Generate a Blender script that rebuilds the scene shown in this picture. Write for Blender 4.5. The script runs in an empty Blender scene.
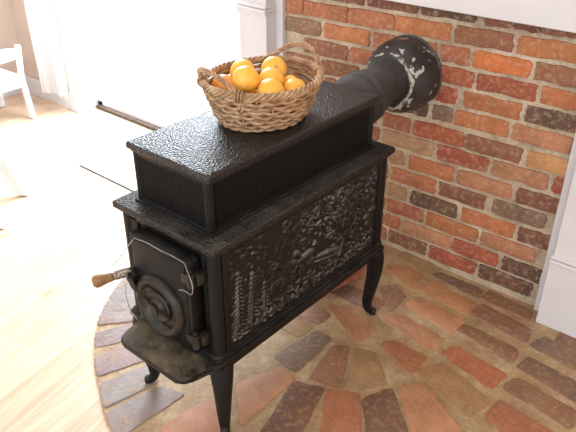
import bpy, bmesh, math, random
import numpy as np
from mathutils import Vector, Matrix
random.seed(7); rng = np.random.RandomState(11)
PI = math.pi
C = bpy.context.scene.collection

# ------------------------------------------------------------------ helpers
def obj(name, bm, mat=None, parent=None, smooth=False, angle=None):
    me = bpy.data.meshes.new(name); bm.normal_update(); bm.to_mesh(me); bm.free()
    o = bpy.data.objects.new(name, me); C.objects.link(o)
    if mat:
        for m in (mat if isinstance(mat, (list, tuple)) else [mat]): me.materials.append(m)
    if parent: o.parent = parent
    if smooth or angle:
        for p in me.polygons: p.use_smooth = True
    if angle:
        me.set_sharp_from_angle(angle=math.radians(angle))
    return o
def tag(o, label, cat, group=None, kind=None):
    o['label'] = label; o['category'] = cat
    if group: o['group'] = group
    if kind: o['kind'] = kind
    return o
def thing(name, label, cat, loc=(0, 0, 0), rotz=0, group=None):
    o = bpy.data.objects.new(name, None); C.objects.link(o)
    o.location = loc; o.rotation_euler = (0, 0, rotz); o.empty_display_size = .05
    return tag(o, label, cat, group)
def struct(name, bm, mat, parent=None, **k):
    o = obj(name, bm, mat, parent, **k)
    if parent is None: o['kind'] = 'structure'
    return o
def box(bm, x0, x1, y0, y1, z0, z1, bev=0, seg=2, mi=0):
    v = [bm.verts.new((x, y, z)) for z in (z0, z1) for y in (y0, y1) for x in (x0, x1)]
    fs = [(0, 2, 3, 1), (4, 5, 7, 6), (0, 1, 5, 4), (2, 6, 7, 3), (0, 4, 6, 2), (1, 3, 7, 5)]
    F = [bm.faces.new([v[i] for i in f]) for f in fs]
    for f in F: f.material_index = mi
    if bev:
        es = list({e for f in F for e in f.edges})
        bmesh.ops.bevel(bm, geom=es, offset=bev, segments=seg, profile=.5, affect='EDGES', clamp_overlap=True)
def frames(pts, closed=False):
    n = len(pts); T = []
    for i in range(n):
        a = pts[(i - 1) % n] if (closed or i > 0) else pts[0]
        b = pts[(i + 1) % n] if (closed or i < n - 1) else pts[-1]
        T.append((b - a).normalized())
    up = Vector((0, 0, 1)) if abs(T[0].z) < .9 else Vector((0, 1, 0))
    N = []; n0 = (up - T[0] * up.dot(T[0])).normalized()
    for t in T:
        n0 = (n0 - t * n0.dot(t))
        n0 = n0.normalized() if n0.length > 1e-6 else Vector((1, 0, 0))
        N.append(n0.copy())
    return T, N
def tube(bm, pts, r, seg=8, closed=False, caps=True, squash=1.0):
    pts = [Vector(p) for p in pts]; T, N = frames(pts, closed)
    rs = r if isinstance(r, (list, tuple)) else [r] * len(pts)
    rings = []
    for p, t, n, rr in zip(pts, T, N, rs):
        b = t.cross(n)
        rings.append([bm.verts.new(p + (n * math.cos(a) + b * math.sin(a) * squash) * rr) for a in [2 * PI * k / seg for k in range(seg)]])
    m = len(rings)
    for i in range(m if closed else m - 1):
        A, B = rings[i], rings[(i + 1) % m]
        for k in range(seg): bm.faces.new((A[k], A[(k + 1) % seg], B[(k + 1) % seg], B[k]))
    if caps and not closed:
        bm.faces.new(rings[0][::-1]); bm.faces.new(rings[-1])
def lathe(bm, prof, M=None, seg=40, cap0=False, cap1=False):
    """prof: (r, h) along local z"""
    M = M or Matrix(); rings = []
    for r, h in prof:
        if r < 1e-6: rings.append([bm.verts.new(M @ Vector((0, 0, h)))])
        else: rings.append([bm.verts.new(M @ Vector((r * math.cos(2 * PI * k / seg), r * math.sin(2 * PI * k / seg), h))) for k in range(seg)])
    for A, B in zip(rings, rings[1:]):
        for k in range(seg):
            if len(A) == 1 and len(B) == 1: continue
            if len(A) == 1: bm.faces.new((A[0], B[(k + 1) % seg], B[k]))
            elif len(B) == 1: bm.faces.new((A[k], A[(k + 1) % seg], B[0]))
            else: bm.faces.new((A[k], A[(k + 1) % seg], B[(k + 1) % seg], B[k]))
    if cap0 and len(rings[0]) > 1: bm.faces.new(rings[0][::-1])
    if cap1 and len(rings[-1]) > 1: bm.faces.new(rings[-1])
def axis_m(p, d):
    q = Vector(d).normalized().to_track_quat('Z', 'Y'); return Matrix.Translation(p) @ q.to_matrix().to_4x4()
def prism(bm, outline, z0, z1, bev=0, seg=2):
    a = [bm.verts.new((x, y, z0)) for x, y in outline]; b = [bm.verts.new((x, y, z1)) for x, y in outline]
    n = len(a); F = [bm.faces.new(a[::-1]), bm.faces.new(b)]
    for k in range(n): F.append(bm.faces.new((a[k], a[(k + 1) % n], b[(k + 1) % n], b[k])))
    if bev:
        es = list(F[0].edges) + list(F[1].edges)
        bmesh.ops.bevel(bm, geom=es, offset=bev, segments=seg, profile=.5, affect='EDGES', clamp_overlap=True)
def spline(P, n=8, closed=False):
    P = [Vector(p) for p in P]; out = []; m = len(P)
    for i in range(m if closed else m - 1):
        g = lambda k: P[k % m] if closed else P[min(max(k, 0), m - 1)]
        p0, p1, p2, p3 = g(i - 1), g(i), g(i + 1), g(i + 2)
        for k in range(n):
            t = k / n
            out.append(.5 * ((2 * p1) + (p2 - p0) * t + (2 * p0 - 5 * p1 + 4 * p2 - p3) * t * t + (3 * p1 - p0 - 3 * p2 + p3) * t ** 3))
    if not closed: out.append(P[-1])
    return out

# ------------------------------------------------------------------ materials
def lin(c): return tuple(((v / 255) / 12.92 if v / 255 <= .04045 else ((v / 255 + .055) / 1.055) ** 2.4) for v in c) + (1,)
class NT:
    def __init__(s, name):
        s.m = bpy.data.materials.new(name); s.m.use_nodes = True; s.t = s.m.node_tree
        s.b = s.t.nodes['Principled BSDF']
    def n(s, typ, **k):
        nd = s.t.nodes.new(typ)
        for a, v in k.items():
            if a.startswith('i_'):
                key = a[2:]; key = int(key) if key.isdigit() else key.replace('_', ' ')
                nd.inputs[key].default_value = v
            else: setattr(nd, a, v)
        return nd
    def l(s, a, b): s.t.links.new(a, b)
    def coord(s, scale=(1, 1, 1), rot=(0, 0, 0)):
        tc = s.n('ShaderNodeTexCoord'); mp = s.n('ShaderNodeMapping')
        mp.inputs['Scale'].default_value = scale; mp.inputs['Rotation'].default_value = rot
        s.l(tc.outputs['Object'], mp.inputs['Vector']); return mp.outputs['Vector']
    def noise(s, vec, scale, detail=4, rough=.55):
        nd = s.n('ShaderNodeTexNoise'); nd.inputs['Scale'].default_value = scale
        nd.inputs['Detail'].default_value = detail; nd.inputs['Roughness'].default_value = rough
        s.l(vec, nd.inputs['Vector']); return nd.outputs['Fac']
    def ramp(s, fac, stops):
        r = s.n('ShaderNodeValToRGB'); e = r.color_ramp.elements
        while len(e) < len(stops): e.new(.5)
        for el, (p, c) in zip(e, stops):
            el.position = p; el.color = c if len(c) == 4 else lin(c)
        s.l(fac, r.inputs['Fac']); return r.outputs['Color']
    def mix(s, fac, a, b, mode='MIX'):
        x = s.n('ShaderNodeMix', data_type='RGBA', blend_type=mode)
        for v, i in ((fac, 0), (a, 6), (b, 7)):
            if isinstance(v, (int, float)): x.inputs[i].default_value = v
            elif isinstance(v, tuple): x.inputs[i].default_value = v if len(v) == 4 else lin(v)
            else: s.l(v, x.inputs[i])
        return x.outputs[2]
    def math(s, op, a, b=0.0, clamp=False):
        x = s.n('ShaderNodeMath', operation=op); x.use_clamp = clamp
        for v, i in ((a, 0), (b, 1)):
            if isinstance(v, (int, float)): x.inputs[i].default_value = v
            else: s.l(v, x.inputs[i])
        return x.outputs[0]
    def bump(s, h, strength=.3, dist=.003, prev=None):
        b = s.n('ShaderNodeBump'); b.inputs['Strength'].default_value = strength; b.inputs['Distance'].default_value = dist
        s.l(h, b.inputs['Height'])
        if prev: s.l(prev, b.inputs['Normal'])
        s.l(b.outputs['Normal'], s.b.inputs['Normal']); return b.outputs['Normal']
    def col(s, c):
        if isinstance(c, tuple): s.b.inputs['Base Color'].default_value = c if len(c) == 4 else lin(c)
        else: s.l(c, s.b.inputs['Base Color'])
    def rough(s, v):
        if isinstance(v, (int, float)): s.b.inputs['Roughness'].default_value = v
        else: s.l(v, s.b.inputs['Roughness'])
B4 = (0, 0, 0, 1); W4 = (1, 1, 1, 1)
def white_paint(name, c=(236, 236, 238), rough=.45):
    t = NT(name); v = t.coord(); n = t.noise(v, 6, 5)
    t.col(t.mix(t.ramp(n, [(.35, B4), (.8, W4)]), c, tuple(int(x * .95) for x in c))); t.rough(rough)
    t.bump(t.noise(v, 90, 3), .08, .002); return t.m
def brick_mat(name, haze=(206, 180, 152), haze_amt=.5, rough=.85):
    t = NT(name); v = t.coord(); a = t.n('ShaderNodeVertexColor', layer_name='Col').outputs['Color']
    n1 = t.noise(v, 14, 6, .65); n2 = t.noise(v, 55, 5, .6); n3 = t.noise(v, 170, 3, .6)
    c = t.mix(t.ramp(n1, [(.38, B4), (.62, W4)]), a, t.mix(.34, a, (58, 40, 34)))
    n4 = t.noise(v, 7, 4, .6); c = t.mix(t.math('MULTIPLY', t.ramp(n4, [(.45, B4), (.68, W4)]), .45), c, t.mix(.5, c, (200, 132, 84)))
    c = t.mix(t.math('MULTIPLY', t.ramp(n2, [(.5, B4), (.72, W4)]), haze_amt), c, haze)
    c = t.mix(t.math('MULTIPLY', t.ramp(n3, [(.58, B4), (.7, W4)]), .55), c, t.mix(.6, a, (40, 30, 27)))
    sp = t.noise(v, 120, 2, .4); c = t.mix(t.math('MULTIPLY', t.ramp(sp, [(.70, B4), (.76, W4)]), .3), c, (225, 205, 180))
    t.col(c); t.rough(rough)
    h = t.math('ADD', t.math('MULTIPLY', n2, .8), t.math('MULTIPLY', n3, .4)); t.bump(h, .55, .006); return t.m
def mortar_mat(name, c1, c2, c3, rough=.92):
    t = NT(name); v = t.coord(); n1 = t.noise(v, 9, 6, .65); n2 = t.noise(v, 90, 4, .6)
    c = t.ramp(n1, [(.3, c1), (.52, c2), (.72, c3)])
    c = t.mix(t.math('MULTIPLY', t.ramp(n2, [(.45, B4), (.7, W4)]), .35), c, tuple(int(x * .6) for x in c1))
    t.col(c); t.rough(rough); t.bump(t.math('ADD', n2, n1), .5, .005); return t.m
def iron_mat(name, base=(13, 13, 14), dust_sheen=(100, 96, 90), dust_sheen_amt=.35, rough=.45, pebble=0.0, fine=.25, spec=.27, nscale=7):
    t = NT(name); v = t.coord(); g = t.n('ShaderNodeNewGeometry')
    sep = t.n('ShaderNodeSeparateXYZ'); t.l(g.outputs['Normal'], sep.inputs[0])
    upf = t.ramp(sep.outputs['Z'], [(.05, B4), (.9, W4)])
    n1 = t.noise(v, nscale, 6, .65); n2 = t.noise(v, 60, 4, .6); n3 = t.noise(v, 150, 2, .5)
    m = t.math('MULTIPLY', t.ramp(n1, [(.38, B4), (.68, W4)]), upf)
    m = t.math('MULTIPLY', m, dust_sheen_amt, True)
    c = t.mix(t.ramp(n2, [(.4, B4), (.7, W4)]), base, tuple(int(x * 1.45 + 4) for x in base))
    c = t.mix(m, c, dust_sheen)
    t.col(c); t.rough(t.math('ADD', t.math('MULTIPLY', n2, .22), t.math('ADD', t.math('MULTIPLY', m, .35), rough - .1), True))
    t.b.inputs['Specular IOR Level'].default_value = spec
    if pebble:
        vo = t.n('ShaderNodeTexVoronoi'); vo.inputs['Scale'].default_value = 170; vo.feature = 'SMOOTH_F1'; vo.inputs['Smoothness'].default_value = .35
        t.l(v, vo.inputs['Vector']); p = t.bump(t.math('SUBTRACT', 1.0, vo.outputs['Distance']), pebble, .006)
        t.bump(n2, fine, .002, p)
    else: t.bump(n3, fine, .002)
    return t.m
def wicker_mat(name, c1, c2, c3):
    t = NT(name); v = t.coord(); n1 = t.noise(v, 38, 4, .6); n2 = t.noise(v, 190, 3, .6)
    c = t.ramp(n1, [(.3, c1), (.5, c2), (.72, c3)])
    t.col(t.mix(t.math('MULTIPLY', n2, .35), c, tuple(int(x * .45) for x in c1))); t.rough(.62); t.bump(n2, .3, .001); return t.m
def orange_mat(name, c1, c2):
    t = NT(name); v = t.coord(); n = t.noise(v, 22, 3); n2 = t.noise(v, 420, 2, .5)
    t.col(t.ramp(n, [(.3, c1), (.7, c2)])); t.rough(.36); t.bump(n2, .25, .0012)
    t.b.inputs['Subsurface Weight'].default_value = .12; t.b.inputs['Subsurface Radius'].default_value = (.01, .005, .001); return t.m
def plain(name, c, rough=.5, metal=0.0, nz=40):
    t = NT(name); v = t.coord(); n = t.noise(v, nz, 4)
    t.col(t.mix(t.ramp(n, [(.35, B4), (.7, W4)]), c, tuple(int(x * .72) for x in c))); t.rough(rough)
    t.b.inputs['Metallic'].default_value = metal; return t.m

M = {}
M['white'] = white_paint('white_paint')
M['white_trim'] = white_paint('white_trim_paint', (226, 224, 227), .4)
M['wall'] = white_paint('beige_plaster', (212, 194, 180), .85)
M['ceil'] = white_paint('ceiling_paint', (232, 228, 222), .9)
M['brick'] = brick_mat('old_red_brick')
M['hbrick'] = brick_mat('hearth_brick', (186, 154, 120), .6, .55)
M['mortar'] = mortar_mat('wall_mortar', (158, 138, 116), (198, 180, 156), (222, 208, 186))
M['hmortar'] = mortar_mat('hearth_mortar', (146, 116, 84), (178, 150, 114), (206, 184, 150), .62)
M['iron'] = iron_mat('black_cast_iron', fine=.35, dust_sheen_amt=.3)
M['iron_top'] = iron_mat('pebbled_cast_iron', base=(17, 17, 19), pebble=.55, rough=.30, dust_sheen_amt=.2, dust_sheen=(60, 60, 62), fine=.25, spec=.6)
M['iron_plate'] = iron_mat('dusty_pebbled_iron', base=(20, 20, 20), pebble=.7, rough=.42, dust_sheen_amt=.6, dust_sheen=(92, 88, 82), fine=.3, spec=.4)
M['iron_shelf'] = iron_mat('ashy_iron', base=(20, 19, 18), dust_sheen=(120, 108, 90), dust_sheen_amt=.85, rough=.5, pebble=.3, nscale=12)
M['relief'] = iron_mat('relief_iron', base=(9, 9, 9), dust_sheen=(150, 146, 140), dust_sheen_amt=1.0, rough=.34, fine=.3, nscale=6, spec=.4)  # pale up-facing tone paints highlights on the relief crests, besides dust
M['grille'] = iron_mat('grille_iron', base=(12, 12, 13), rough=.55, dust_sheen_amt=.25, fine=.2)
M['pipe'] = iron_mat('stovepipe_steel', base=(46, 44, 45), dust_sheen=(104, 102, 102), dust_sheen_amt=.6, rough=.55, fine=.3, nscale=9)
M['brass'] = plain('worn_dial_metal', (54, 49, 43), .42, .4)
M['steel'] = plain('bare_steel', (150, 140, 130), .35, .8)
M['wire'] = plain('steel_wire', (190, 188, 186), .35, .7)
M['grip'] = plain('worn_wood_grip', (150, 112, 62), .5, 0, 60)
M['glide'] = plain('dark_glide', (60, 56, 54), .6)
M['track'] = plain('door_track', (92, 74, 62), .5, .2)
M['wicker'] = wicker_mat('brown_wicker', (138, 102, 74), (188, 150, 114), (218, 188, 152))
M['wicker_dark'] = wicker_mat('dark_wicker', (80, 48, 32), (118, 78, 54), (150, 112, 82))
M['orange'] = orange_mat('orange_peel', (255, 184, 62), (255, 202, 96))
M['orange_deep'] = orange_mat('deep_orange_peel', (250, 156, 52), (255, 174, 80))
M['stem'] = plain('stem_scar', (214, 186, 110), .7)
def sealant():
    t = NT('flaking_white_sealant'); v = t.coord(); n = t.noise(v, 60, 5, .65)
    t.col(t.ramp(n, [(.38, (88, 84, 80)), (.5, (186, 182, 174)), (.7, (222, 218, 210))])); t.rough(.85); t.bump(n, .6, .004); return t.m
M['seal'] = sealant()
def dome():
    t = NT('flaked_black_dome'); v = t.coord(); n1 = t.noise(v, 10, 5, .6); n2 = t.noise(v, 34, 3, .5); n3 = t.noise(v, 120, 3)
    c = t.ramp(n1, [(.35, (32, 31, 33)), (.7, (70, 69, 72))])
    t.col(t.mix(t.ramp(n2, [(.62, B4), (.64, W4)]), c, (188, 184, 178)))
    t.rough(.42); t.bump(t.math('ADD', n2, t.math('MULTIPLY', n3, .4)), .35, .005); return t.m
M['dome'] = dome()
def wood_floor():
    t = NT('pale_wood_planks'); ang = math.radians(-101)
    v = t.coord(rot=(0, 0, ang))
    br = t.n('ShaderNodeTexBrick'); br.offset = .37; br.inputs['Scale'].default_value = 1.0
    br.inputs['Brick Width'].default_value = 1.9; br.inputs['Row Height'].default_value = .125; br.inputs['Mortar Size'].default_value = .0012
    br.inputs['Color1'].default_value = (0, 0, 0, 1); br.inputs['Color2'].default_value = (1, 1, 1, 1); br.inputs['Bias'].default_value = 0
    t.l(v, br.inputs['Vector'])
    gs = t.n('ShaderNodeMapping'); gs.inputs['Scale'].default_value = (1.6, 22, 1); t.l(v, gs.inputs['Vector'])
    g = t.noise(gs.outputs['Vector'], 2.2, 6, .6)
    c = t.ramp(g, [(.3, (204, 172, 144)), (.5, (215, 188, 161)), (.72, (224, 202, 178))])
    c = t.mix(t.math('MULTIPLY', t.n('ShaderNodeSeparateColor').outputs[0], 0), c, c) if False else c
    c = t.mix(.16, c, br.outputs['Color'], 'SOFT_LIGHT')
    ks = t.n('ShaderNodeMapping'); ks.inputs['Scale'].default_value = (3.2, 7.5, 1); t.l(v, ks.inputs['Vector'])
    vo = t.n('ShaderNodeTexVoronoi'); vo.inputs['Scale'].default_value = 1.0; vo.inputs['Randomness'].default_value = 1; t.l(ks.outputs['Vector'], vo.inputs['Vector'])
    c = t.mix(t.math('MULTIPLY', t.ramp(vo.outputs['Distance'], [(.05, W4), (.20, B4)]), .55), c, (176, 118, 74))
    c = t.mix(t.math('MULTIPLY', br.outputs['Fac'], .2), c, (150, 112, 80))
    t.col(c); t.rough(.38); t.bump(g, .05, .001); return t.m
M['floor'] = wood_floor()
def sheer():
    m = bpy.data.materials.new('sheer_white_cloth'); m.use_nodes = True; nt = m.node_tree; b = nt.nodes['Principled BSDF']
    b.inputs['Base Color'].default_value = (.92, .92, .92, 1); b.inputs['Roughness'].default_value = .9
    tr = nt.nodes.new('ShaderNodeBsdfTranslucent'); tr.inputs['Color'].default_value = (.95, .95, .95, 1)
    mx = nt.nodes.new('ShaderNodeMixShader'); mx.inputs[0].default_value = .8
    nt.links.new(b.outputs[0], mx.inputs[1]); nt.links.new(tr.outputs[0], mx.inputs[2])
    nt.links.new(mx.outputs[0], nt.nodes['Material Output'].inputs['Surface'])
    w = nt.nodes.new('ShaderNodeTexWave'); w.inputs['Scale'].default_value = 120; bp = nt.nodes.new('ShaderNodeBump'); bp.inputs['Strength'].default_value = .05
    nt.links.new(w.outputs['Fac'], bp.inputs['Height']); nt.links.new(bp.outputs[0], b.inputs['Normal'])
    return m
M['sheer'] = sheer()
def glass():
    m = bpy.data.materials.new('clear_glass'); m.use_nodes = True; nt = m.node_tree; nt.nodes.remove(nt.nodes['Principled BSDF'])
    tb = nt.nodes.new('ShaderNodeBsdfTransparent'); gl = nt.nodes.new('ShaderNodeBsdfGlossy'); gl.inputs['Roughness'].default_value = .02
    mx = nt.nodes.new('ShaderNodeMixShader'); mx.inputs[0].default_value = .05
    nt.links.new(tb.outputs[0], mx.inputs[1]); nt.links.new(gl.outputs[0], mx.inputs[2])
    nt.links.new(mx.outputs[0], nt.nodes['Material Output'].inputs['Surface']); return m
M['glass'] = glass()

# ------------------------------------------------------------------ setting
YB = 1.20            # plaster wall plane; the brick face stands at 1.132
FZ = -.014           # wooden floor, a touch under the brick hearth
DX0, DX1 = -2.24, -.92   # glazed door opening
bm = bmesh.new(); box(bm, -2.84, 3.2, -3.6, 1.34, FZ - .06, FZ); struct('floor', bm, M['floor'])
bm = bmesh.new(); box(bm, -2.96, -2.82, -3.6, 1.5, FZ - .06, 2.55); struct('wall_left', bm, M['wall'])
bm = bmesh.new(); box(bm, 3.2, 3.3, -3.6, 1.5, FZ - .06, 2.55); struct('wall_right', bm, M['wall'])
bm = bmesh.new()
box(bm, -2.82, -2.50, YB, 1.5, FZ - .06, 2.55); box(bm, -2.50, -2.30, YB, 1.5, FZ - .06, .13); box(bm, -2.50, DX0, YB, 1.5, 2.15, 2.55); box(bm, DX1, -.56, YB, 1.5, FZ - .06, 2.55); box(bm, DX0, DX1, YB, 1.5, 2.15, 2.55)
box(bm, -.56, .61, YB + .04, 1.5, 1.0, 2.55)
box(bm, .61, 3.2, YB, 1.5, FZ - .06, 2.55); struct('wall_back', bm, M['wall'])
bm = bmesh.new(); box(bm, -2.31, DX0, YB - .008, 1.5, FZ, 2.15, .004); box(bm, -2.51, DX1, YB - .008, 1.5, 2.148, 2.19, .004); box(bm, DX1 - .001, DX1 + .07, YB - .008, 1.5, FZ, 2.15, .004); struct('trim_5', bm, M['white'])
w1 = bpy.data.objects.new('backlight_window', None); C.objects.link(w1); w1.location = (-2.40, 1.40, .13); w1['kind'] = 'structure'  # narrow window added behind the curtain to backlight it white
bm = bmesh.new()
for x0, x1 in ((-2.50, -2.475), (-2.335, -2.31)): box(bm, x0, x1, 1.38, 1.42, .13, 2.15, .003)
for z0 in (.13, 2.12): box(bm, -2.50, -2.31, 1.38, 1.42, z0, z0 + .028, .003)
o_ = struct('backlight_window_frame', bm, M['white'], w1); o_.location = (2.40, -1.40, -.13)
bm = bmesh.new(); bm.faces.new([bm.verts.new(q) for q in ((-2.48, 1.40, .15), (-2.33, 1.40, .15), (-2.33, 1.40, 2.13), (-2.48, 1.40, 2.13))])
o_ = struct('pane', bm, M['glass'], w1); o_.location = (2.40, -1.40, -.13)
bm = bmesh.new(); box(bm, -2.96, 3.3, -3.6, 1.5, 2.55, 2.62); struct('ceiling', bm, M['ceil'])
bm = bmesh.new(); box(bm, -2.82, DX0, YB - .018, YB, FZ, .095, .004); struct('baseboard_back', bm, M['white_trim'])
bm = bmesh.new(); box(bm, -2.82, -2.802, -3.6, YB - .018, FZ, .095, .004); struct('baseboard_left', bm, M['white_trim'])
# glazed door with two leaves
d1 = bpy.data.objects.new('door_1', None); C.objects.link(d1); d1.location = ((DX0 + DX1) / 2, 1.36, FZ); d1['kind'] = 'structure'
def local(o, p): o.location = (-p.location.x, -p.location.y, -p.location.z); return o
bm = bmesh.new()
for x0, x1 in ((DX0, DX0 + .05), (DX1 - .05, DX1)): box(bm, x0, x1, 1.33, 1.40, FZ, 2.15, .004)
box(bm, DX0, DX1, 1.33, 1.40, 2.09, 2.15, .004); box(bm, DX0, DX1, 1.33, 1.40, FZ, .03, .004)
xm = (DX0 + DX1) / 2; box(bm, xm - .035, xm + .035, 1.335, 1.395, .02, 2.1, .004)
local(struct('door_frame', bm, M['white'], d1), d1)
for x0, x1 in ((DX0 + .05, xm - .035), (xm + .035, DX1 - .05)):
    bm = bmesh.new(); bm.faces.new([bm.verts.new(q) for q in ((x0, 1.365, .03), (x1, 1.365, .03), (x1, 1.365, 2.09), (x0, 1.365, 2.09))]); local(struct('pane', bm, M['glass'], d1), d1)
bm = bmesh.new(); box(bm, DX0 + .02, DX1, 1.30, 1.33, FZ, .006, .003); local(struct('threshold', bm, M['track'], d1), d1)
# outside ground beyond the door
bm = bmesh.new(); box(bm, -4.2, .5, 1.5, 6, FZ - .2, FZ - .1); struct('ground_outside', bm, M['white'])
# dark seam across the floor boards
bm = bmesh.new(); box(bm, -1.62, -.62, .769, .778, FZ - .002, FZ + .004); struct('trim_4', bm, M['glide'])

# ---- bricks as real relief
PAL = {'r': (180, 112, 82), 'R': (170, 90, 66), 'o': (192, 122, 80), 'O': (206, 122, 70), 'b': (154, 106, 80), 'd': (132, 88, 72),
       'k': (104, 80, 68), 'g': (138, 114, 96), 'p': (194, 138, 104), 'y': (204, 152, 102), 't': (182, 146, 112), 'm': (164, 132, 98), 'v': (156, 134, 132)}
HPAL = {'r': (178, 116, 86), 'R': (180, 104, 74), 'o': (186, 134, 96), 'b': (148, 110, 86), 'd': (134, 100, 86), 'k': (122, 100, 82),
        'g': (128, 104, 88), 'p': (194, 140, 106), 'm': (168, 136, 98), 'v': (148, 138, 136), 'u': (120, 88, 76)}
def outline(quad, rad, n=7, jit=.0012):
    """rounded polygon with a wobbling edge"""
    m = len(quad); out = []
    for i in range(m):
        p = Vector(quad[i]); a = Vector(quad[i - 1]); b = Vector(quad[(i + 1) % m])
        da = (a - p).normalized(); db = (b - p).normalized(); r = min(rad, (a - p).length * .4, (b - p).length * .4)
        s, e = p + da * r, p + db * r
        for k in range(4):
            t = k / 3; out.append((s * (1 - t) + p * t) * (1 - t) + (p * (1 - t) + e * t) * t)
        nb = b + (p - b).normalized() * r
        for k in range(1, n): out.append(e.lerp(nb, k / n))
    c = sum(out, Vector((0, 0))) / len(out); ph = [random.uniform(0, 6.28) for _ in range(4)]
    res = []
    for k, q in enumerate(out):
        w = math.sin(k * .55 + ph[0]) + .8 * math.sin(k * 1.3 + ph[1]) + random.uniform(-1.1, 1.1)
        d = (q - c).normalized(); res.append(q + d * w * jit)
    return res
def brick(bm, lay, quad, col, to3, h, rad=.008, jit=.0012, inset=.004):
    o = outline(quad, rad, jit=jit); c = sum(o, Vector((0, 0))) / len(o)
    tilt = Vector((random.uniform(-.02, .02), random.uniform(-.02, .02))); hh = h * random.uniform(.75, 1.2)
    base = lin(col); f = random.uniform(.9, 1.1); cc = (base[0] * f, base[1] * f * random.uniform(.95, 1.05), base[2] * f, 1)
    rings = []
    for ins, z in ((-.0015, -.006), (-.0005, hh * .5), (inset * .3, hh * .88), (inset, hh)):
        R = []
        for q in o:
            d = (q - c); L = d.length; q2 = q - d / L * ins
            R.append(bm.verts.new(to3(q2, z + tilt.dot(q2 - c) * (1 if z > 0 else 0))))
        rings.append(R)
    F = []; n = len(o)
    for A, B in zip(rings, rings[1:]):
        for k in range(n): F.append(bm.faces.new((A[k], A[(k + 1) % n], B[(k + 1) % n], B[k])))
    F.append(bm.faces.new(rings[-1]))
    for f_ in F:
        f_.material_index = 1; f_.smooth = True
        for lp in f_.loops: lp[lay] = cc
WALL_BRICKS=[(-0.577,-0.401,0.936,'r'),(-0.378,-0.22,0.94,'d'),(-0.203,-0.006,0.944,'d'),(0.01,0.202,0.948,'k'),(0.232,0.318,0.951,'d'),(0.325,0.408,0.953,'d'),(0.414,0.523,0.955,'d'),(-0.575,-0.489,0.866,'r'),(-0.486,-0.286,0.869,'r'),(-0.281,-0.089,0.873,'r'),(-0.085,0.122,0.877,'o'),(0.14,0.333,0.881,'b'),(0.349,0.532,0.885,'o'),(-0.575,-0.406,0.798,'g'),(-0.387,-0.186,0.802,'o'),(-0.17,-0.079,0.805,'r'),(-0.062,0.08,0.808,'r'),(0.095,0.198,0.811,'r'),(0.214,0.401,0.814,'O'),(0.416,0.569,0.818,'b'),(-0.483,-0.278,0.731,'b'),(-0.269,-0.085,0.735,'r'),(-0.068,0.081,0.739,'r'),(0.097,0.223,0.742,'R'),(0.236,0.431,0.745,'R'),(0.448,0.594,0.749,'o'),(-0.575,-0.421,0.66,'b'),(-0.394,-0.224,0.664,'b'),(-0.207,-0.045,0.667,'r'),(-0.028,0.082,0.67,'r'),(0.094,0.173,0.673,'R'),(0.201,0.395,0.676,'o'),(0.411,0.578,0.68,'k'),(-0.38,-0.304,0.595,'b'),(-0.285,-0.124,0.598,'r'),(-0.105,-0.021,0.601,'b'),(-0.006,0.072,0.602,'k'),(0.092,0.168,0.604,'g'),(0.179,0.367,0.607,'o'),(0.381,0.57,0.611,'p'),(-0.347,-0.133,0.521,'r'),(-0.106,0.009,0.525,'r'),(0.024,0.22,0.529,'R'),(0.23,0.424,0.533,'b'),(0.446,0.58,0.536,'y'),(-0.319,-0.119,0.456,'b'),(-0.102,0.114,0.461,'t'),(0.129,0.32,0.465,'R'),(0.336,0.524,0.469,'p'),(0.541,0.581,0.472,'R'),(-0.291,-0.077,0.386,'b'),(-0.06,-0.004,0.389,'t'),(0.021,0.2,0.392,'o'),(0.216,0.414,0.396,'p'),(0.434,0.579,0.399,'d'),(-0.263,-0.067,0.318,'r'),(-0.049,0.139,0.322,'r'),(0.153,0.331,0.326,'d'),(0.36,0.544,0.33,'g'),(-0.259,-0.074,0.247,'b'),(-0.06,0.022,0.25,'t'),(0.043,0.233,0.253,'k'),(0.253,0.45,0.257,'o'),(0.466,0.585,0.261,'d'),(-0.255,-0.068,0.18,'o'),(-0.055,0.103,0.184,'r'),(0.118,0.325,0.188,'o'),(0.338,0.537,0.192,'p'),(-0.251,-0.067,0.111,'t'),(-0.058,0.006,0.114,'r'),(0.02,0.227,0.117,'p'),(0.237,0.413,0.121,'R'),(0.432,0.567,0.125,'k'),(-0.248,-0.048,0.046,'r'),(-0.036,0.133,0.05,'d'),(0.147,0.338,0.053,'R'),(0.353,0.55,0.058,'k')]
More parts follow.
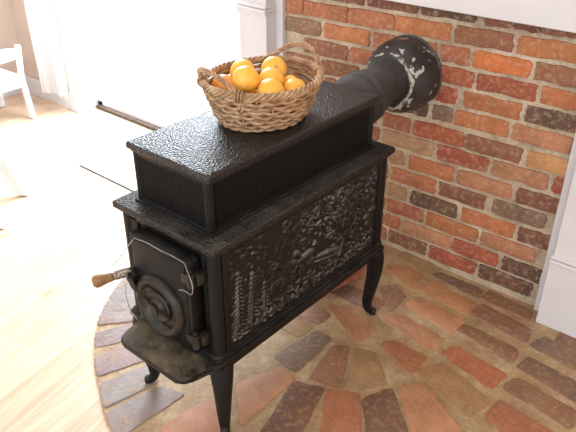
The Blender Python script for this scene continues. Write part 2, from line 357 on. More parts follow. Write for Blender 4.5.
HEARTH_BRICKS=[([[-0.66,0.254],[-0.604,0.302],[-0.558,0.261],[-0.609,0.195]],'v'),([[-0.591,0.172],[-0.532,0.245],[-0.49,0.221],[-0.56,0.132]],'v'),([[-0.544,0.117],[-0.463,0.208],[-0.42,0.191],[-0.506,0.082]],'v'),([[-0.472,0.054],[-0.399,0.174],[-0.351,0.14],[-0.418,0.011]],'v'),([[-0.374,-0.011],[-0.328,0.105],[-0.248,0.081],[-0.302,-0.055]],'v'),([[-0.263,-0.075],[-0.223,0.061],[-0.148,0.037],[-0.177,-0.106]],'v'),([[-0.154,-0.123],[-0.119,0.029],[-0.048,0.049],[-0.059,-0.143]],'v'),([[0.007,-0.045],[0.025,0.081],[0.105,0.079],[0.169,0.015],[0.011,-0.12]],'p'),([[0.207,0.739],[0.242,0.79],[0.416,0.769],[0.411,0.704]],'p'),([[0.277,0.617],[0.294,0.658],[0.422,0.655],[0.417,0.569]],'r'),([[0.448,0.71],[0.468,0.763],[0.64,0.75],[0.632,0.669]],'R'),([[0.43,0.586],[0.469,0.671],[0.654,0.619],[0.634,0.519]],'m'),([[0.425,0.491],[0.469,0.551],[0.684,0.434],[0.581,0.345]],'p'),([[0.369,0.38],[0.407,0.471],[0.561,0.328],[0.482,0.261]],'d'),([[0.414,0.854],[0.433,0.888],[0.624,0.877],[0.632,0.817]],'b'),([[0.421,0.958],[0.427,1.026],[0.615,1.001],[0.624,0.936]],'b'),([[0.657,0.809],[0.667,0.865],[0.841,0.859],[0.858,0.778]],'k'),([[0.649,0.93],[0.66,0.994],[0.783,0.989],[0.809,0.916]],'g'),([[0.663,0.696],[0.674,0.757],[0.866,0.74],[0.869,0.67]],'b'),([[0.672,0.561],[0.68,0.636],[0.841,0.618],[0.76,0.52]],'r'),([[0.207,0.958],[0.223,1.028],[0.406,1.011],[0.417,0.941]],'o'),([[0.223,0.854],[0.236,0.919],[0.42,0.9],[0.421,0.82]],'p'),([[0.206,1.072],[0.21,1.102],[0.386,1.102],[0.401,1.053]],'g'),([[0.409,1.063],[0.414,1.121],[0.573,1.099],[0.588,1.051]],'b'),([[0.035,1.099],[0.055,1.159],[0.169,1.136],[0.163,1.061]],'m'),([[0.042,1.001],[0.088,1.043],[0.174,1.044],[0.195,0.947]],'o'),([[0.104,0.869],[0.128,0.924],[0.198,0.887],[0.201,0.784]],'b'),([[0.033,0.662],[0.083,0.724],[0.21,0.672],[0.21,0.581]],'o'),([[0.053,0.354],[0.074,0.532],[0.132,0.538],[0.143,0.341]],'g'),([[0.198,0.348],[0.162,0.509],[0.203,0.535],[0.285,0.372]],'b'),([[0.225,0.542],[0.285,0.568],[0.384,0.479],[0.346,0.413],[0.287,0.44]],'m'),([[0.236,0.072],[0.171,0.302],[0.25,0.342],[0.315,0.14]],'u'),([[0.366,0.184],[0.267,0.34],[0.344,0.39],[0.448,0.253]],'r'),([[0.046,0.189],[0.105,0.333],[0.16,0.316],[0.158,0.091]],'p')]

bm = bmesh.new(); lay = bm.loops.layers.float_color.new('Col')
box(bm, -.60, .63, 1.137, 1.25, FZ - .05, 1.02)
for x0, x1, zc, k in WALL_BRICKS:
    x0, x1 = max(x0, -.60), min(x1, .63)
    z = lambda x: zc + .018 * (x - (x0 + x1) / 2)
    hh = .0272
    q = [(x0, z(x0) - hh), (x1, z(x1) - hh), (x1, z(x1) + hh), (x0, z(x0) + hh)]
    brick(bm, lay, q, PAL[k], lambda p, h: (p.x, 1.137 - h, p.y), .0075, .008, .0019)
for r in range(14):           # courses hidden behind the stove
    zc = .941 - .0683 * r; x = -.60 + (.1 if r % 2 else 0) - .1
    while x < -.13:
        x0, x1 = max(x, -.60), x + .195
        if x1 - x0 > .04 and not any(abs(zb - zc) < .045 and a < x1 + .004 and b > x0 - .004 for a, b, zb, _ in WALL_BRICKS):
            brick(bm, lay, [(x0, zc - .0285), (x1, zc - .0285), (x1, zc + .0285), (x0, zc + .0285)], PAL[random.choice('rroobdpRg')], lambda p, h: (p.x, 1.137 - h, p.y), .0075, .008, .0019)
        x += .21
struct('wall_fireplace', bm, [M['mortar'], M['brick']])
# ---- hearth
HC = Vector((0.0, .55))
def hearth_r(a):   # radius of the rounded edge by angle
    t = [(-180, .70), (-165, .706), (-139, .694), (-128, .689), (-113, .690), (-98, .722), (-90, .74), (-70, .735), (0, .74)]
    for (a0, r0), (a1, r1) in zip(t, t[1:]):
        if a0 <= a <= a1: return r0 + (r1 - r0) * (a - a0) / (a1 - a0)
    return .74
edge = [HC + Vector((math.cos(math.radians(a)), math.sin(math.radians(a)))) * hearth_r(a) for a in range(-180, 1, 3)]
edge = [Vector((edge[0].x, 1.15))] + edge + [Vector((.90, .62)), Vector((.90, 1.15))]
bm = bmesh.new(); lay = bm.loops.layers.float_color.new('Col')
prism(bm, [(p.x, p.y) for p in edge], FZ - .03, -.001, .003)
def area(q): return sum(a[0] * b[1] - b[0] * a[1] for a, b in zip(q, q[1:] + q[:1])) / 2
def inside(p, q):
    c = False
    for a, b in zip(q, q[1:] + q[:1]):
        if (a[1] > p[1]) != (b[1] > p[1]) and p[0] < (b[0] - a[0]) * (p[1] - a[1]) / (b[1] - a[1]) + a[0]: c = not c
    return c
done = []
def grow(q, d):
    V = [Vector(p) for p in q]; n = len(V); out = []
    for i in range(n):
        e0 = (V[i] - V[i - 1]).normalized(); e1 = (V[(i + 1) % n] - V[i]).normalized()
        m = Vector((e0.y, -e0.x)) + Vector((e1.y, -e1.x)); m /= max(.4, 1 + e0.dot(e1))
        out.append(tuple(V[i] + m * d))
    return out
for q, k in HEARTH_BRICKS:
    if k == 'v':
        for i_ in (0, 3):
            d_ = Vector(q[i_]) - HC; a_ = math.degrees(math.atan2(d_.y, d_.x)); q[i_] = tuple(HC + d_.normalized() * ((hearth_r(a_) if a_ < 0 else .7) - .008))
    if area(q) < 0: q = q[::-1]
    done.append(q); q = grow(q, .0065); brick(bm, lay, q, HPAL[k], lambda p, h: (p.x, p.y, h - .001), .0035, .017, .0014, .003)
E_ = [(p.x, p.y) for p in edge]
def try_brick(q, k):
    c = (sum(p[0] for p in q) / 4, sum(p[1] for p in q) / 4)
    g = [(c[0] + (p[0] - c[0]) * s, c[1] + (p[1] - c[1]) * s) for p in q + [((a[0] + b[0]) / 2, (a[1] + b[1]) / 2) for a, b in zip(q, q[1:] + q[:1])] for s in (1.06, .5)] + [c]
    if any(inside(p, d) for p in g for d in done): return
    for d in done:
        if any(inside(p, q) for p in d): return
    if not all(inside(p, E_) and p[1] < 1.14 for p in q): return
    if k == 'v':
        for i_ in (0, 3):
            d_ = Vector(q[i_]) - HC; a_ = math.degrees(math.atan2(d_.y, d_.x)); q[i_] = tuple(HC + d_.normalized() * ((hearth_r(a_) if a_ < 0 else .7) - .008))
    if area(q) < 0: q = q[::-1]
    done.append(q); q = grow(q, .0065); brick(bm, lay, q, HPAL[k], lambda p, h: (p.x, p.y, h - .001), .0035, .017, .0014, .003)
for y in np.arange(.37, 1.1, .095):
    try_brick([(-.695, y), (-.555, y), (-.555, y + .075), (-.695, y + .075)], 'v')
for rr in (.50, .30):
    for a in range(-178, 0, 9 if rr > .4 else 14):
        t = math.radians(a); u = Vector((math.cos(t), math.sin(t))); w = Vector((-u.y, u.x)); c = HC + u * rr
        try_brick([tuple(c + u * s * .09 + w * e * (.036 + .006 * s)) for s, e in ((-1, -1), (1, -1), (1, 1), (-1, 1))], random.choice('vmbpod'))
for y in np.arange(.3, 1.1, .088):
    for x in np.arange(-.66, .85, .105):
        xx = x + (.1 if int(round(y / .088)) % 2 else 0)
        try_brick([(xx, y), (xx + .19, y), (xx + .19, y + .07), (xx, y + .07)], random.choice('mbpodb'))
struct('brick_hearth', bm, [M['hmortar'], M['hbrick']])
# ---- white fireplace surround
bm = bmesh.new()                                   # mantel board and frieze
box(bm, -.78, .80, 1.062, 1.20, .962, 1.16, .004); box(bm, -.82, .84, 1.03, 1.20, 1.15, 1.19, .006); box(bm, -.86, .88, .99, 1.20, 1.19, 1.225, .006)
struct('trim_1', bm, M['white_trim'])
def pilaster(name, xi, xo, s):
    bm = bmesh.new(); a, b = min(xi, xo), max(xi, xo)
    box(bm, a, b, 1.062, 1.20, 0, .962, .003)
    box(bm, a - .004, b + .004, 1.056, 1.19, 0, .245, .002)       # base block
    for z, d in ((.245, .014), (.259, .009)): box(bm, a - d * .5, b + d * .5, 1.062 - d, 1.19, z, z + .012, .004)
    for z, d in ((.828, .010), (.840, .016), (.854, .010)): box(bm, a - d * .5, b + d * .5, 1.062 - d, 1.19, z, z + .012, .004)
    x0, x1 = (xi - .036, xi) if s > 0 else (xi, xi + .036)
    box(bm, x0, x1, 1.115, 1.19, 0, .97, .003)                  # inner slip against the bricks
    struct(name, bm, M['white_trim'])
pilaster('trim_2', -.612, -.755, -1); pilaster('trim_3', .612, .755, 1)

# ------------------------------------------------------------------ wood stove
st = thing('wood_stove', 'black cast iron wood stove on four curved legs, standing on the brick hearth', 'stove')
bm = bmesh.new()                                   # firebox shell
box(bm, -.163, .163, .020, .735, .283, .606)
for sx in (-1, 1):                                 # rounded corner columns
    for y in (.026, .728):
        lathe(bm, [(.019, .283), (.019, .606)], Matrix.Translation((sx * .151, y, 0)), 20)
        lathe(bm, [(.023, .283), (.023, .292), (.019, .298)], Matrix.Translation((sx * .151, y, 0)), 20)
# frames round the side panels and the front
for s in (-1, 1):
    x0, x1 = (.160, .1675) if s > 0 else (-.1675, -.160)
    box(bm, x0, x1, .040, .716, .583, .606, .002); box(bm, x0, x1, .040, .716, .283, .302, .002)
    box(bm, x0, x1, .040, .058, .30, .585, .002); box(bm, x0, x1, .698, .716, .30, .585, .002)
box(bm, -.135, .135, .012, .022, .588, .606, .002); box(bm, -.135, -.108, .012, .022, .283, .606, .002); box(bm, .126, .137, .012, .022, .283, .606, .002)
obj('firebox', bm, M['iron'], st, angle=35)
# top plate with moulded rim
bm = bmesh.new(); box(bm, -.175, .175, .008, .742, .598, .608, .003); box(bm, -.185, .185, -.003, .751, .608, .628, .005, 3)
obj('top_plate', bm, M['iron_plate'], st, angle=40)
# bottom ledge: stepped moulding all round
bm = bmesh.new(); box(bm, -.180, .180, .000, .745, .262, .281, .005); box(bm, -.173, .173, .006, .740, .279, .291, .004); box(bm, -.168, .168, .012, .735, .240, .264, .004)
obj('bottom_ledge', bm, M['iron'], st, angle=40)
# ash shelf with rounded front corners
def shelf_outline(d=0):
    P = [(-.135, .03), (-.120, -.005), (-.116, -.060)]
    P += [(-.086 - .030 * math.cos(a), -.064 - .030 * math.sin(a)) for a in np.linspace(.15, PI / 2, 6)]
    P += [(.118 + .030 * math.sin(a), -.064 - .030 * math.cos(a)) for a in np.linspace(0, PI / 2, 7)]
    P += [(.148, -.040), (.152, -.022), (.166, -.006), (.178, .004), (.172, .03)]
    return P
bm = bmesh.new(); prism(bm, shelf_outline(), .258, .277, .006, 3); obj('ash_shelf', bm, M['iron_shelf'], st, angle=40)
# relief panels on both long sides
def relief(nu=330, nv=150):
    L, H = .640, .283
    U, V = np.meshgrid(np.linspace(0, L, nu), np.linspace(0, H, nv)); Z = np.zeros_like(U)
    def leaf(u, v, a, l, w, h):
        nonlocal Z
        du, dv = U - u, V - v; p = du * math.cos(a) + dv * math.sin(a); q = -du * math.sin(a) + dv * math.cos(a)
        e = 1 - (p / l) ** 2 - (q / w) ** 2; Z = np.maximum(Z, h * np.sqrt(np.clip(e, 0, 1)))
    def stroke(u0, v0, u1, v1, w, h): leaf((u0 + u1) / 2, (v0 + v1) / 2, math.atan2(v1 - v0, u1 - u0), math.hypot(u1 - u0, v1 - v0) / 2, w, h)
    R = random.Random(5)
    for cu, top, base, wd in ((.035, .225, .03, .028), (.085, .20, .03, .03), (.13, .15, .04, .024)):     # conifers at the front end
        stroke(cu, base, cu, top, .0028, .005)
        k = 0; v = base + .02
        while v < top - .005:
            f = (top - v) / (top - base)
            for s in (-1, 1): stroke(cu, v, cu + s * wd * (f + .15), v - .012 - .006 * f, .0038, .0055)
            v += .0125
    for _ in range(260):                                           # undergrowth along the foot
        u = R.uniform(0, L); v = abs(R.gauss(0, .026)) + .004
        leaf(u, v, R.uniform(0, 3.14), R.uniform(.006, .014), R.uniform(.003, .006), R.uniform(.003, .0065))
    for _ in range(330):                                           # tree crown filling the rear half
        u = R.gauss(.50, .085); v = R.gauss(.185, .05) - (.5 - u) * -.12
        if 0 < u < L and 0 < v < H - .004: leaf(u, v, R.uniform(0, 3.14), R.uniform(.006, .015), R.uniform(.003, .006), R.uniform(.003, .0075))
    for _ in range(150):
        u = R.uniform(.2, .62); v = R.gauss(.235, .022)
        if v < H - .004: leaf(u, v, R.uniform(0, 3.14), R.uniform(.006, .013), R.uniform(.003, .005), R.uniform(.002, .006))
    for _ in range(420):                                           # low foliage all over the ground
        u = R.uniform(0, L); v = R.uniform(0, H - .004)
        leaf(u, v, R.uniform(0, 3.14), R.uniform(.004, .012), R.uniform(.0025, .005), R.uniform(.001, .0032))
    for t in np.linspace(0, 1, 26):                                # trunk leaning up through the crown
        leaf(.45 + .08 * t, .03 + .2 * t, 1.2, .016, .009 - .004 * t, .006)
    # team of two animals hauling a log
    for u, s in ((.225, 1), (.30, 1)):
        leaf(u, .125, .1, .036, .017, .0075); leaf(u - .036, .148, 2.2, .022, .009, .007); leaf(u - .052, .156, .4, .013, .006, .007)
        for dx in (-.024, -.014, .016, .026): stroke(u + dx, .115, u + dx - .004, .068, .0038, .0055)
        stroke(u + .034, .132, u + .046, .10, .003, .005)
    stroke(.335, .10, .46, .075, .010, .007); stroke(.335, .085, .45, .062, .008, .006); stroke(.16, .105, .34, .12, .0024, .005)
    leaf(.165, .135, 1.5, .026, .008, .006); leaf(.165, .168, 0, .007, .007, .006); stroke(.16, .115, .152, .07, .004, .005); stroke(.168, .115, .178, .07, .004, .005)
    N = np.random.RandomState(3).normal(0, 1, Z.shape)
    for _ in range(3): N = (N + np.roll(N, 1, 0) + np.roll(N, -1, 0) + np.roll(N, 1, 1) + np.roll(N, -1, 1)) / 5
    Z = Z + N * .0009
    ed = np.minimum(np.minimum(U, L - U), np.minimum(V, H - V)); Z *= np.clip(ed / .006, 0, 1)
    return U, V, Z
RU, RV, RZ = relief()
def side_panel(s):
    bm = bmesh.new(); nv, nu = RZ.shape
    vs = [[bm.verts.new((s * (.1632 + RZ[j, i]), .058 + RU[j, i], .302 + RV[j, i])) for i in range(nu)] for j in range(nv)]
    for j in range(nv - 1):
        for i in range(nu - 1):
            f = (vs[j][i], vs[j][i + 1], vs[j + 1][i + 1], vs[j + 1][i]); bm.faces.new(f if s > 0 else f[::-1])
    o = obj('relief_panel', bm, M['relief'], st, smooth=True); o['label'] = 'iron side panel cast with trees, foliage and figures in relief'
side_panel(1); side_panel(-1)
# door
bm = bmesh.new(); box(bm, -.100, .118, -.022, .016, .302, .578, .005); box(bm, -.088, .106, -.0245, -.02, .314, .566, .002)
dr = obj('door', bm, M['iron'], st, angle=40)
dc = Vector((.004, -.0245, .402)); Md = axis_m(dc, (0, -1, 0))
bm = bmesh.new()
prof = [(.0, .004), (.060, .004), (.064, .008), (.068, .015), (.076, .018), (.084, .014), (.088, .005), (.088, -.001)]
lathe(bm, prof, Md, 48)
for k in range(5):
    a = 2 * PI * k / 5 + .5
    tube(bm, spline([dc + Vector((0, -.005, 0)) + Vector((math.cos(a + t), 0, math.sin(a + t))) * r_ for t, r_ in ((0, .036), (.25, .046), (.6, .056), (1.0, .062))], 4), .0045, 8)
dial = obj('air_dial', bm, M['brass'], dr, angle=40); dial['label'] = 'round brownish air vent dial on the stove door'
bm = bmesh.new(); lathe(bm, [(.044, .003), (.044, .010), (.038, .014), (.026, .012), (.018, .020), (.018, .030), (.010, .034), (0, .035)], Md, 32)
for s in (-1, 1): tube(bm, [dc + Vector((s * .010, -.022, s * -.002)), dc + Vector((s * .050, -.018, s * -.010))], [.006, .004], 8)
obj('dial_knob', bm, M['brass'], dr, angle=40)
# hinges at the right
for z in (.535, .350):
    bm = bmesh.new(); lathe(bm, [(.0, -.020), (.010, -.020), (.010, .020), (0, .020)], Matrix.Translation((.124, -.022, z)), 18)
    box(bm, .098, .124, -.030, -.020, z - .014, z + .014, .003); lathe(bm, [(.0, .020), (.006, .021), (.007, .026), (0, .030)], Matrix.Translation((.124, -.022, z)), 14)
    box(bm, .120, .142, -.014, .014, z - .016, z + .016, .003)
    obj('hinge', bm, M['brass'], st, angle=40)
# latch and handle at the left
bm = bmesh.new(); box(bm, -.122, -.086, -.036, .012, .425, .462, .005); tube(bm, spline([(-.100, -.034, .452), (-.088, -.042, .447), (-.076, -.042, .430), (-.072, -.032, .414)], 6), .008, 10)
la = obj('latch', bm, M['brass'], st, angle=40)
h0, h1 = Vector((-.098, -.036, .466)), Vector((-.146, -.106, .450))
bm = bmesh.new(); tube(bm, spline([(-.100, -.020, .446), (-.094, -.034, .470), (-.104, -.050, .470), h0.lerp(h1, .5)], 6), .007, 10)
dirv = (h1 - h0).normalized(); sd = dirv.cross(Vector((0, 0, 1))).normalized(); up = sd.cross(dirv)
tube(bm, [h0.lerp(h1, .05 + .40 * t / 60) + (sd * math.cos(t * .95) + up * math.sin(t * .95)) * .010 for t in range(61)], .0026, 6)
obj('handle_arm', bm, M['steel'], la, angle=50)
bm = bmesh.new(); g0 = h0.lerp(h1, .48)
lathe(bm, [(0, 0), (.010, 0), (.0115, .006), (.013, .022), (.0165, .038), (.0165, .047), (.012, .053), (0, .055)], axis_m(g0, dirv), 24)
gr = obj('handle_grip', bm, M['grip'], la, smooth=True); gr['label'] = 'worn wooden handle grip'
# loose wire wrapped about the door
wire = [[(-.155, -.05, .462), (-.117, -.045, .505), (-.088, -.036, .548), (-.070, -.026, .575)],
        [(-.070, -.026, .572), (-.02, -.030, .583), (.03, -.026, .578), (.075, -.030, .585), (.108, -.024, .577)],
        [(.108, -.024, .577), (.134, -.036, .566), (.150, -.040, .540), (.146, -.042, .515), (.118, -.040, .512), (.100, -.040, .505)],
        [(-.108, -.045, .430), (-.116, -.045, .385), (-.112, -.040, .335), (-.094, -.038, .316), (-.088, -.034, .300)]]
bm = bmesh.new()
for w in wire: tube(bm, spline(w, 8), .0011, 6)
wr = obj('wire', bm, M['wire'], st, smooth=True); wr['label'] = 'thin bright wire looped round the stove door'
# legs
def leg(sx, y, sy):
    bm = bmesh.new()
    k = lambda o, z: (sx * (.147 + o), y + sy * o * .8, z)
    P = spline([k(.004, .258), k(.012, .225), k(.012, .175), k(.006, .115), k(.000, .060), k(.002, .030), k(.012, .014), k(.024, .010)], 6)
    n = len(P); rad = []
    for i in range(n):
        t = i / (n - 1); rad.append(np.interp(t, [0, .12, .3, .55, .72, .86, .95, 1], [.034, .031, .025, .0185, .0145, .0135, .0145, .011]))
    tube(bm, P, [float(r) for r in rad], 14)
    for v in bm.verts: v.co.z = max(v.co.z, .0035)
    box(bm, min(sx * .12, sx * .165), max(sx * .12, sx * .165), y - .022, y + .022, .236, .262, .006)
    obj('leg', bm, M['iron'], st, smooth=True)
for sx in (-1, 1): leg(sx, .034, -1); leg(sx, .752 - .034, 1)
# heat exchanger box on top
bm = bmesh.new()
box(bm, -.126, .126, .050, .694, .626, .768)
X, Y0, Y1 = .133, .042, .702
for sx in (-1, 1):
    for y in (Y0, Y1): lathe(bm, [(.0125, .630), (.0125, .768)], Matrix.Translation((sx * (X - .010), y + (.010 if y == Y0 else -.010), 0)), 16)
box(bm, -.139, .139, .036, .708, .626, .634, .003)
box(bm, -.133, .133, Y0, Y1, .632, .642, .003); box(bm, -.133, .133, Y0, Y1, .756, .768, .003)
uc = obj('upper_chamber', bm, M['iron'], st, angle=35)
def grille(face):
    bm = bmesh.new()
    if face in ('front', 'rear'):
        y = .048 if face == 'front' else .696
        for x in np.arange(-.108, .1085, .006): box(bm, x - .0017, x + .0017, y - .003, y + .003, .642, .757)
        for x in np.arange(-.108, .1085, .006): box(bm, x - .002, x + .002, y - .006, y + .002, .642, .6475)
    else:
        x = .128 * face
        for y in np.arange(.066, .679, .006):
            box(bm, x - .003, x + .003, y - .0017, y + .0017, .642, .757); box(bm, x - .0035, x + .0055, y - .002, y + .002, .642, .6475)
    obj('ribbed_grille', bm, M['grille'], uc)
for f in ('front', 'rear', 1, -1): grille(f)
bm = bmesh.new(); box(bm, -.138, .138, .040, .704, .764, .772, .003); box(bm, -.145, .145, .032, .710, .772, .791, .006, 4)
obj('lid', bm, M['iron_top'], st, angle=40)

# ------------------------------------------------------------------ stovepipe
sp = thing('stovepipe', 'dark grey metal stovepipe running from the stove back into the brick wall', 'pipe', (0, .71, .70))
def rel(p, o): return Vector(p) - o.location
A, B_ = Vector((0, .7105, .700)), Vector((-.005, 1.035, .735)); ax = (B_ - A).normalized()
bm = bmesh.new(); Mx = axis_m(rel(A, sp), ax)
lathe(bm, [(.070, 0), (.084, .002), (.086, .010), (.084, .018), (.084, .085), (.087, .090), (.087, .098), (.083, .104), (.083, .122), (.086, .126), (.086, .134), (.081, .140), (.076, .17), (.072, .20), (.070, .23), (.070, .27), (.071, .31)], Mx, 48, cap0=True)
obj('pipe_section', bm, M['pipe'], sp, angle=50)
bm = bmesh.new(); dcn = Vector((-.012, 1.136, .722)); Mx = axis_m(rel(dcn, sp), Vector((-.02, -1, -.04)))
lathe(bm, [(.126, 0), (.127, .006), (.122, .009), (.125, .03), (.126, .05), (.123, .080), (.114, .106), (.100, .127), (.086, .138), (.07, .141)], Mx, 56)
obj('wall_collar', bm, M['dome'], sp, angle=60)
bm = bmesh.new(); pr = []
Mx = axis_m(rel(dcn, sp) + Vector((-.002, -.132, -.001)), Vector((-.06, -1, .02)))
for k in range(64):
    a = 2 * PI * k / 64; r = .090 + .003 * math.sin(5 * a + 1) + random.uniform(-.0015, .0015)
    pr.append(Mx @ Vector((r * math.cos(a), r * math.sin(a), random.uniform(-.001, .001))))
tube(bm, pr, [.0062 + .002 * math.sin(k * .7) + random.uniform(-.001, .001) for k in range(64)], 8, closed=True)
sl = obj('sealant_ring', bm, M['seal'], sp, smooth=True); sl['label'] = 'flaking white ring of sealant'

# ------------------------------------------------------------------ wicker basket
BC = Vector((-.002, .372, .791))
bk = thing('wicker_basket', 'brown woven wicker basket with two looped handles, on the stove lid', 'basket', BC)
ax_x, ax_y, bx_, by_ = .140, .160, .100, .118
def rimz(a): return .104 + .005 * (math.sin(a) ** 2) ** 1.5        # the ends with the handles ride higher
def wallp(a, t, off=0):
    f = t ** .8; rx = bx_ + (ax_x - bx_) * f + off; ry = by_ + (ax_y - by_) * f + off
    return Vector((rx * math.cos(a), ry * math.sin(a), .006 + (rimz(a) - .006) * t))
NS = 22
bm = bmesh.new()
for k in range(NS):
    a = 2 * PI * k / NS; tube(bm, [wallp(a, t) for t in np.linspace(0, 1, 7)], .0028, 6)
rows = 8
for r in range(rows):
    t0 = .03 + .93 * r / (rows - 1)
    for ph in (0, PI):
        pts = []; rad = []; n = NS * 8; j0 = random.uniform(0, 6); js = random.uniform(-.02, .02)
        for k in range(n):
            a = 2 * PI * k / n; w = NS / 2 * a + ph + (r % 2) * PI / 2
            tt = t0 + .045 * math.sin(w + PI / 2) + .02 * math.sin(3 * a + j0) + js * .5
            pts.append(wallp(a, min(max(tt, 0), 1.02), (.0052 * math.cos(w + PI)))); rad.append(.0046 + .0009 * math.sin(5 * a + j0))
        tube(bm, pts, rad, 6, closed=True)
obj('woven_wall', bm, M['wicker'], bk, smooth=True)
bm = bmesh.new()
lathe(bm, [(0, .004), (1, .004), (1, .010), (0, .010)], Matrix.Diagonal((bx_, by_, 1, 1)), 40)
for r in (.3, .5, .7, .9, 1.0): tube(bm, [Vector((bx_ * r * math.cos(a), by_ * r * math.sin(a), .0055)) for a in np.linspace(0, 2 * PI, 48, endpoint=False)], .005, 6, closed=True)
obj('base', bm, M['wicker_dark'], bk, smooth=True)
bm = bmesh.new()
for s in range(4):
    n = 240; pts = []
    for k in range(n):
        a = 2 * PI * k / n; w = 15 * a + s * PI / 2; p = wallp(a, 1.0)
        d = Vector((math.cos(a), math.sin(a), 0)); pts.append(p + d * .0062 * math.cos(w) + Vector((0, 0, .0062 * math.sin(w))))
    tube(bm, pts, .0043, 6, closed=True)
obj('rim', bm, M['wicker'], bk, smooth=True)
def handle(a0, span, h, lean):
    bm = bmesh.new(); ctrl = []
    for t in np.linspace(0, 1, 9):
        a = a0 + span * (t - .5); p = wallp(a, .96); s = math.sin(PI * t) ** .6
        d = Vector((math.cos(a0), math.sin(a0), 0)); ctrl.append(p + Vector((0, 0, h * s)) + d * lean * s)
    a = a0 - span / 2; ctrl = [wallp(a, .55, .003)] + ctrl + [wallp(a0 + span / 2, .55, .003)]
    path = spline(ctrl, 14); T, N = frames(path)
    for s in range(3):
        pts = [p + (n * math.cos(i * .26 + s * 2.094) + t.cross(n) * math.sin(i * .26 + s * 2.094)) * .0040 for i, (p, t, n) in enumerate(zip(path, T, N))]
        tube(bm, pts, .0034, 6)
    for e in (0, 1):                                    # lashing where the loop meets the rim
        a = a0 + (e - .5) * span
        for k in range(3):
            aa = a + (k - 1) * .05; c = wallp(aa, 1.0); d = Vector((math.cos(aa), math.sin(aa), 0))
            tube(bm, [c + d * .0125 * math.cos(q) + Vector((0, 0, .0125 * math.sin(q))) for q in np.linspace(0, 2 * PI, 12, endpoint=False)], .0028, 6, closed=True)
    obj('handle', bm, M['wicker'], bk, smooth=True)
handle(-PI / 2 - .14, 1.16, .056, .016); handle(PI / 2 + .02, 1.25, .048, .012)

# ------------------------------------------------------------------ oranges
OR = [  # x, y, z, r, label, deep
    (-0.078, 0.379, 0.893, 0.0335, 'orange at the back left of the heap, half hidden behind another orange', 0),
    (-0.006, 0.427, 0.899, 0.0335, 'topmost orange of the heap, with a pale stem spot facing out', 0),
    (0.022, 0.293, 0.914, 0.0335, 'large orange in the upper middle of the heap, front left of the top one', 0),
    (0.030, 0.372, 0.894, 0.0330, 'orange in the middle right of the heap, just below the one with the stem spot', 0),
    (-0.072, 0.303, 0.872, 0.0320, 'deeper orange fruit at the far left, under the left basket handle', 1),
    (-0.014, 0.316, 0.868, 0.0310, 'orange low at the front left, sunk behind the front rim', 0),
    (0.066, 0.322, 0.889, 0.0345, 'orange at the front middle of the basket, just above the front rim', 0),
    (0.040, 0.428, 0.872, 0.0270, 'small orange tucked low at the right, behind the rightmost one', 0),
    (0.091, 0.399, 0.874, 0.0320, 'rightmost orange, low beside the right rim of the basket', 0)]
OR += [(-.035, .42, .835, .035, None, 0), (.02, .36, .835, .034, None, 0), (-.035, .34, .828, .034, None, 0)] if False else []
pos = [np.array(o[:3]) for o in OR]
for _ in range(400):
    for i in range(len(OR)):
        for j in range(i):
            d = pos[i] - pos[j]; L = np.linalg.norm(d); need = OR[i][3] + OR[j][3] + .0005
            if L < need:
                m = d / L * (need - L) * .5 * np.array([.8, .8, .8]); pos[i] += m; pos[j] -= m
        pos[i] += (np.array(OR[i][:3]) - pos[i]) * (.03 if _ < 200 else 0)
        # stay inside the woven wall
        loc_ = pos[i] - np.array(BC); f_ = min(max((loc_[2] - .006) / .10, 0), 1) ** .8; rr = OR[i][3] + .009
        ea, eb = bx_ + (ax_x - bx_) * f_ - rr, by_ + (ax_y - by_) * f_ - rr; q_ = math.hypot(loc_[0] / ea, loc_[1] / eb)
        if q_ > 1: pos[i][0] = BC.x + loc_[0] / q_; pos[i][1] = BC.y + loc_[1] / q_
for i, (o, p) in enumerate(zip(OR, pos)):
    bm = bmesh.new(); r = o[3]
    bmesh.ops.create_icosphere(bm, subdivisions=4, radius=r)
    for v in bm.verts:
        q = v.co.normalized(); v.co = q * r * (1 - .05 * abs(q.z) ** 3 - .05 * math.exp(-((1 - q.z) / .012)))
    ob = obj('orange', bm, M['orange_deep'] if o[5] else M['orange'], None, smooth=True)
    tag(ob, o[4], 'orange', 'oranges heaped in the wicker basket'); ob.location = p
    if i == 1: ob.rotation_euler = Vector((.62, -.55, .42)).to_track_quat('Z', 'Y').to_euler()
    else: ob.rotation_euler = (random.uniform(2, 4), random.uniform(-.8, .8), random.uniform(0, 6))
    if i == 1:
        bm = bmesh.new(); lathe(bm, [(.0075, -.001), (.0065, .0008), (.003, .0012), (.002, .0022), (0, .0024)], Matrix.Translation((0, 0, r * .925)), 18)
        obj('stem_spot', bm, M['stem'], ob, smooth=True)

# ------------------------------------------------------------------ loose brick under the stove
bm = bmesh.new(); box(bm, -.045, .045, -.10, .10, 0, .062, .006, 3)
for v in bm.verts: v.co += Vector((random.uniform(-1, 1), random.uniform(-1, 1), 0)) * .0012
lay = bm.loops.layers.float_color.new('Col')
for f in bm.faces:
    for lp in f.loops: lp[lay] = lin((168, 96, 74))
lb = obj('brick', bm, M['brick'], None, smooth=False); lb.location = (-.045, .80, .004); lb.rotation_euler = (0, 0, -.25)
tag(lb, 'loose reddish brick lying on the hearth under the back of the stove', 'brick')

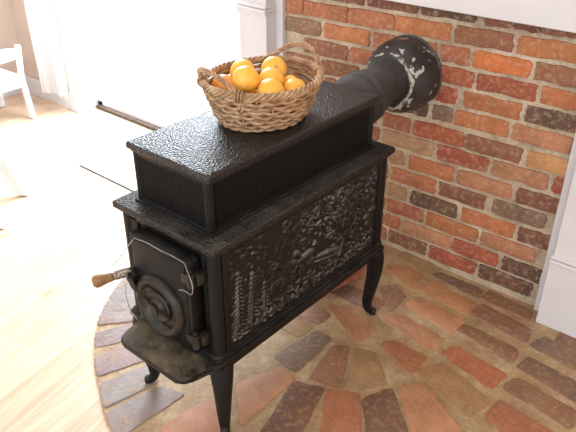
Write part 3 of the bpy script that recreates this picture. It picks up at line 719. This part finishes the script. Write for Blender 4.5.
# ------------------------------------------------------------------ child's chairs and curtain
def child_chair(loc, rotz, label, splay=.035, hw=.016):
    """seat toward local -x, back posts at x = 0, width along y"""
    t = thing('child_chair', label, 'chair', loc, rotz, "white children's chairs by the glazed door")
    W = .29
    for y in (0, -W):
        bm = bmesh.new(); p = [(splay, y, 0), (0, y, .22), (.0, y, .26), (.022, y, .425)]
        for a, b in zip(p, p[1:]):
            pass
        v = []
        for x, yy, z in p: v.append([bm.verts.new((x + dx, yy + dy, z)) for dx, dy in ((-hw, -.013), (hw, -.013), (hw, .013), (-hw, .013))])
        for A_, B2 in zip(v, v[1:]):
            for k in range(4): bm.faces.new((A_[k], A_[(k + 1) % 4], B2[(k + 1) % 4], B2[k]))
        bm.faces.new(v[0][::-1]); bm.faces.new(v[-1]); bmesh.ops.bevel(bm, geom=list(bm.edges), offset=.003, segments=1, affect='EDGES')
        o = obj('back_post', bm, M['white'], t)
        bm = bmesh.new(); lathe(bm, [(0, 0), (.011, 0), (.011, .005), (0, .005)], Matrix.Translation((splay, y, -.003)), 12); obj('glide', bm, M['glide'], o)
        bm = bmesh.new(); box(bm, -.292, -.264, y - .013, y + .013, 0, .23, .003); obj('leg', bm, M['white'], t)
    bm = bmesh.new(); box(bm, -.30, .012, -W - .012, .012, .228, .246, .005); obj('seat', bm, M['white'], t)
    bm = bmesh.new(); box(bm, -.27, .008, -.010, .004, .185, .228, .002); box(bm, -.27, .008, -W - .004, -W + .010, .185, .228, .002); box(bm, -.004, .010, -W, 0, .185, .228, .002); obj('seat_apron', bm, M['white'], t)
    def rail(z0, z1, arch):
        bm = bmesh.new(); n = 14; ring = []
        for i in range(n + 1):
            s = i / n; y = -W + W * s; x = .012 + .014 * (z0 - .26) / .16 + .018 * math.sin(PI * s); top = z1 + arch * math.sin(PI * s)
            ring.append([bm.verts.new((x + dx, y, z)) for dx, z in ((-.007, z0), (.007, z0), (.007, top), (-.007, top))])
        for A_, B2 in zip(ring, ring[1:]):
            for k in range(4): bm.faces.new((A_[k], B2[k], B2[(k + 1) % 4], A_[(k + 1) % 4]))
        bm.faces.new(ring[0]); bm.faces.new(ring[-1][::-1]); obj('back_rail', bm, M['white'], t, angle=40)
    rail(.355, .405, .022)
    return t
child_chair((-2.395, .962, FZ + .003), .06, "low white child's chair facing the beige wall beside the baseboard corner")
child_chair((-1.62, .362, FZ + .003), .70, "near white child's chair, only one splayed leg in view at the left edge", .095, .024)
bm = bmesh.new(); rows_ = []
n = 46
for i in range(n + 1):
    x = -2.49 + .27 * i / n; y = 1.125 + .018 * math.sin(i * .95) + .006 * math.sin(i * 2.3)
    zb = .085 + .012 * math.sin(i * .8) + .0006 * i
    rows_.append([bm.verts.new((x + (.02 * math.sin(k * .6)) * 0, y * 1.0 + .004 * math.sin(k * 1.1 + i * .3), zb + (2.2 - zb) * k / 14)) for k in range(15)])
for A_, B2 in zip(rows_, rows_[1:]):
    for k in range(14): bm.faces.new((A_[k], B2[k], B2[k + 1], A_[k + 1]))
cu = obj('curtain', bm, M['sheer'], None, smooth=True); tag(cu, 'sheer white curtain hanging beside the bright glazed door', 'curtain')
bm = bmesh.new(); tube(bm, [(-2.60, 1.13, 2.205), (-.80, 1.13, 2.205)], .011, 12)
for x in (-2.55, -.85): tube(bm, [(x, 1.13, 2.205), (x, 1.20, 2.205)], .007, 8)
obj('curtain_rod', bm, M['white'], cu, smooth=True)

# ------------------------------------------------------------------ light
w = bpy.data.worlds.new('World'); bpy.context.scene.world = w; w.use_nodes = True
bg = w.node_tree.nodes['Background']; bg.inputs['Color'].default_value = (.80, .90, 1, 1); bg.inputs['Strength'].default_value = WORLD = 1.6
def area_light(name, loc, target, sx, sy, power, color=(1, 1, 1)):
    L = bpy.data.lights.new(name, 'AREA'); L.shape = 'RECTANGLE'; L.size = sx; L.size_y = sy; L.energy = power; L.color = color
    o = bpy.data.objects.new(name, L); C.objects.link(o); o.location = loc
    o.rotation_euler = (Vector(target) - Vector(loc)).to_track_quat('-Z', 'Y').to_euler(); return o
area_light('daylight', (-1.6, 1.75, 1.45), (-1.62, .75, 0), 1.4, 1.9, 170, (.84, .92, 1))
area_light('room_fill', (1.5, -2.4, 2.3), (.2, .7, .4), 2.2, 1.6, 62, (1, .95, .90))  # broad fill added behind the camera; no fixture is built
area_light('corner_fill', (-1.7, -1.9, 2.1), (-2.4, 1.15, .6), 1.2, 1.2, 13, (.95, .97, 1))  # fill added to lift the left corner; no window stands there
area_light('right_fill', (3.0, -.6, 1.5), (.3, .8, .3), 1.4, 1.3, 22, (1, .95, .88))  # unseen warm area light on the right; no window is built there

# ------------------------------------------------------------------ camera
cam = bpy.data.cameras.new('camera'); cam.sensor_width = 36; cam.lens = 665.222 * 36 / 576; cam.clip_start = .02
co = bpy.data.objects.new('camera', cam); C.objects.link(co)
co.location = (1.1151, -.8393, 1.4445); co.rotation_euler = (1.0437579, -.0024075, .7055804)
sc = bpy.context.scene; sc.camera = co
sc.view_settings.view_transform = 'Standard'; sc.view_settings.look = 'None'; sc.view_settings.exposure = 0
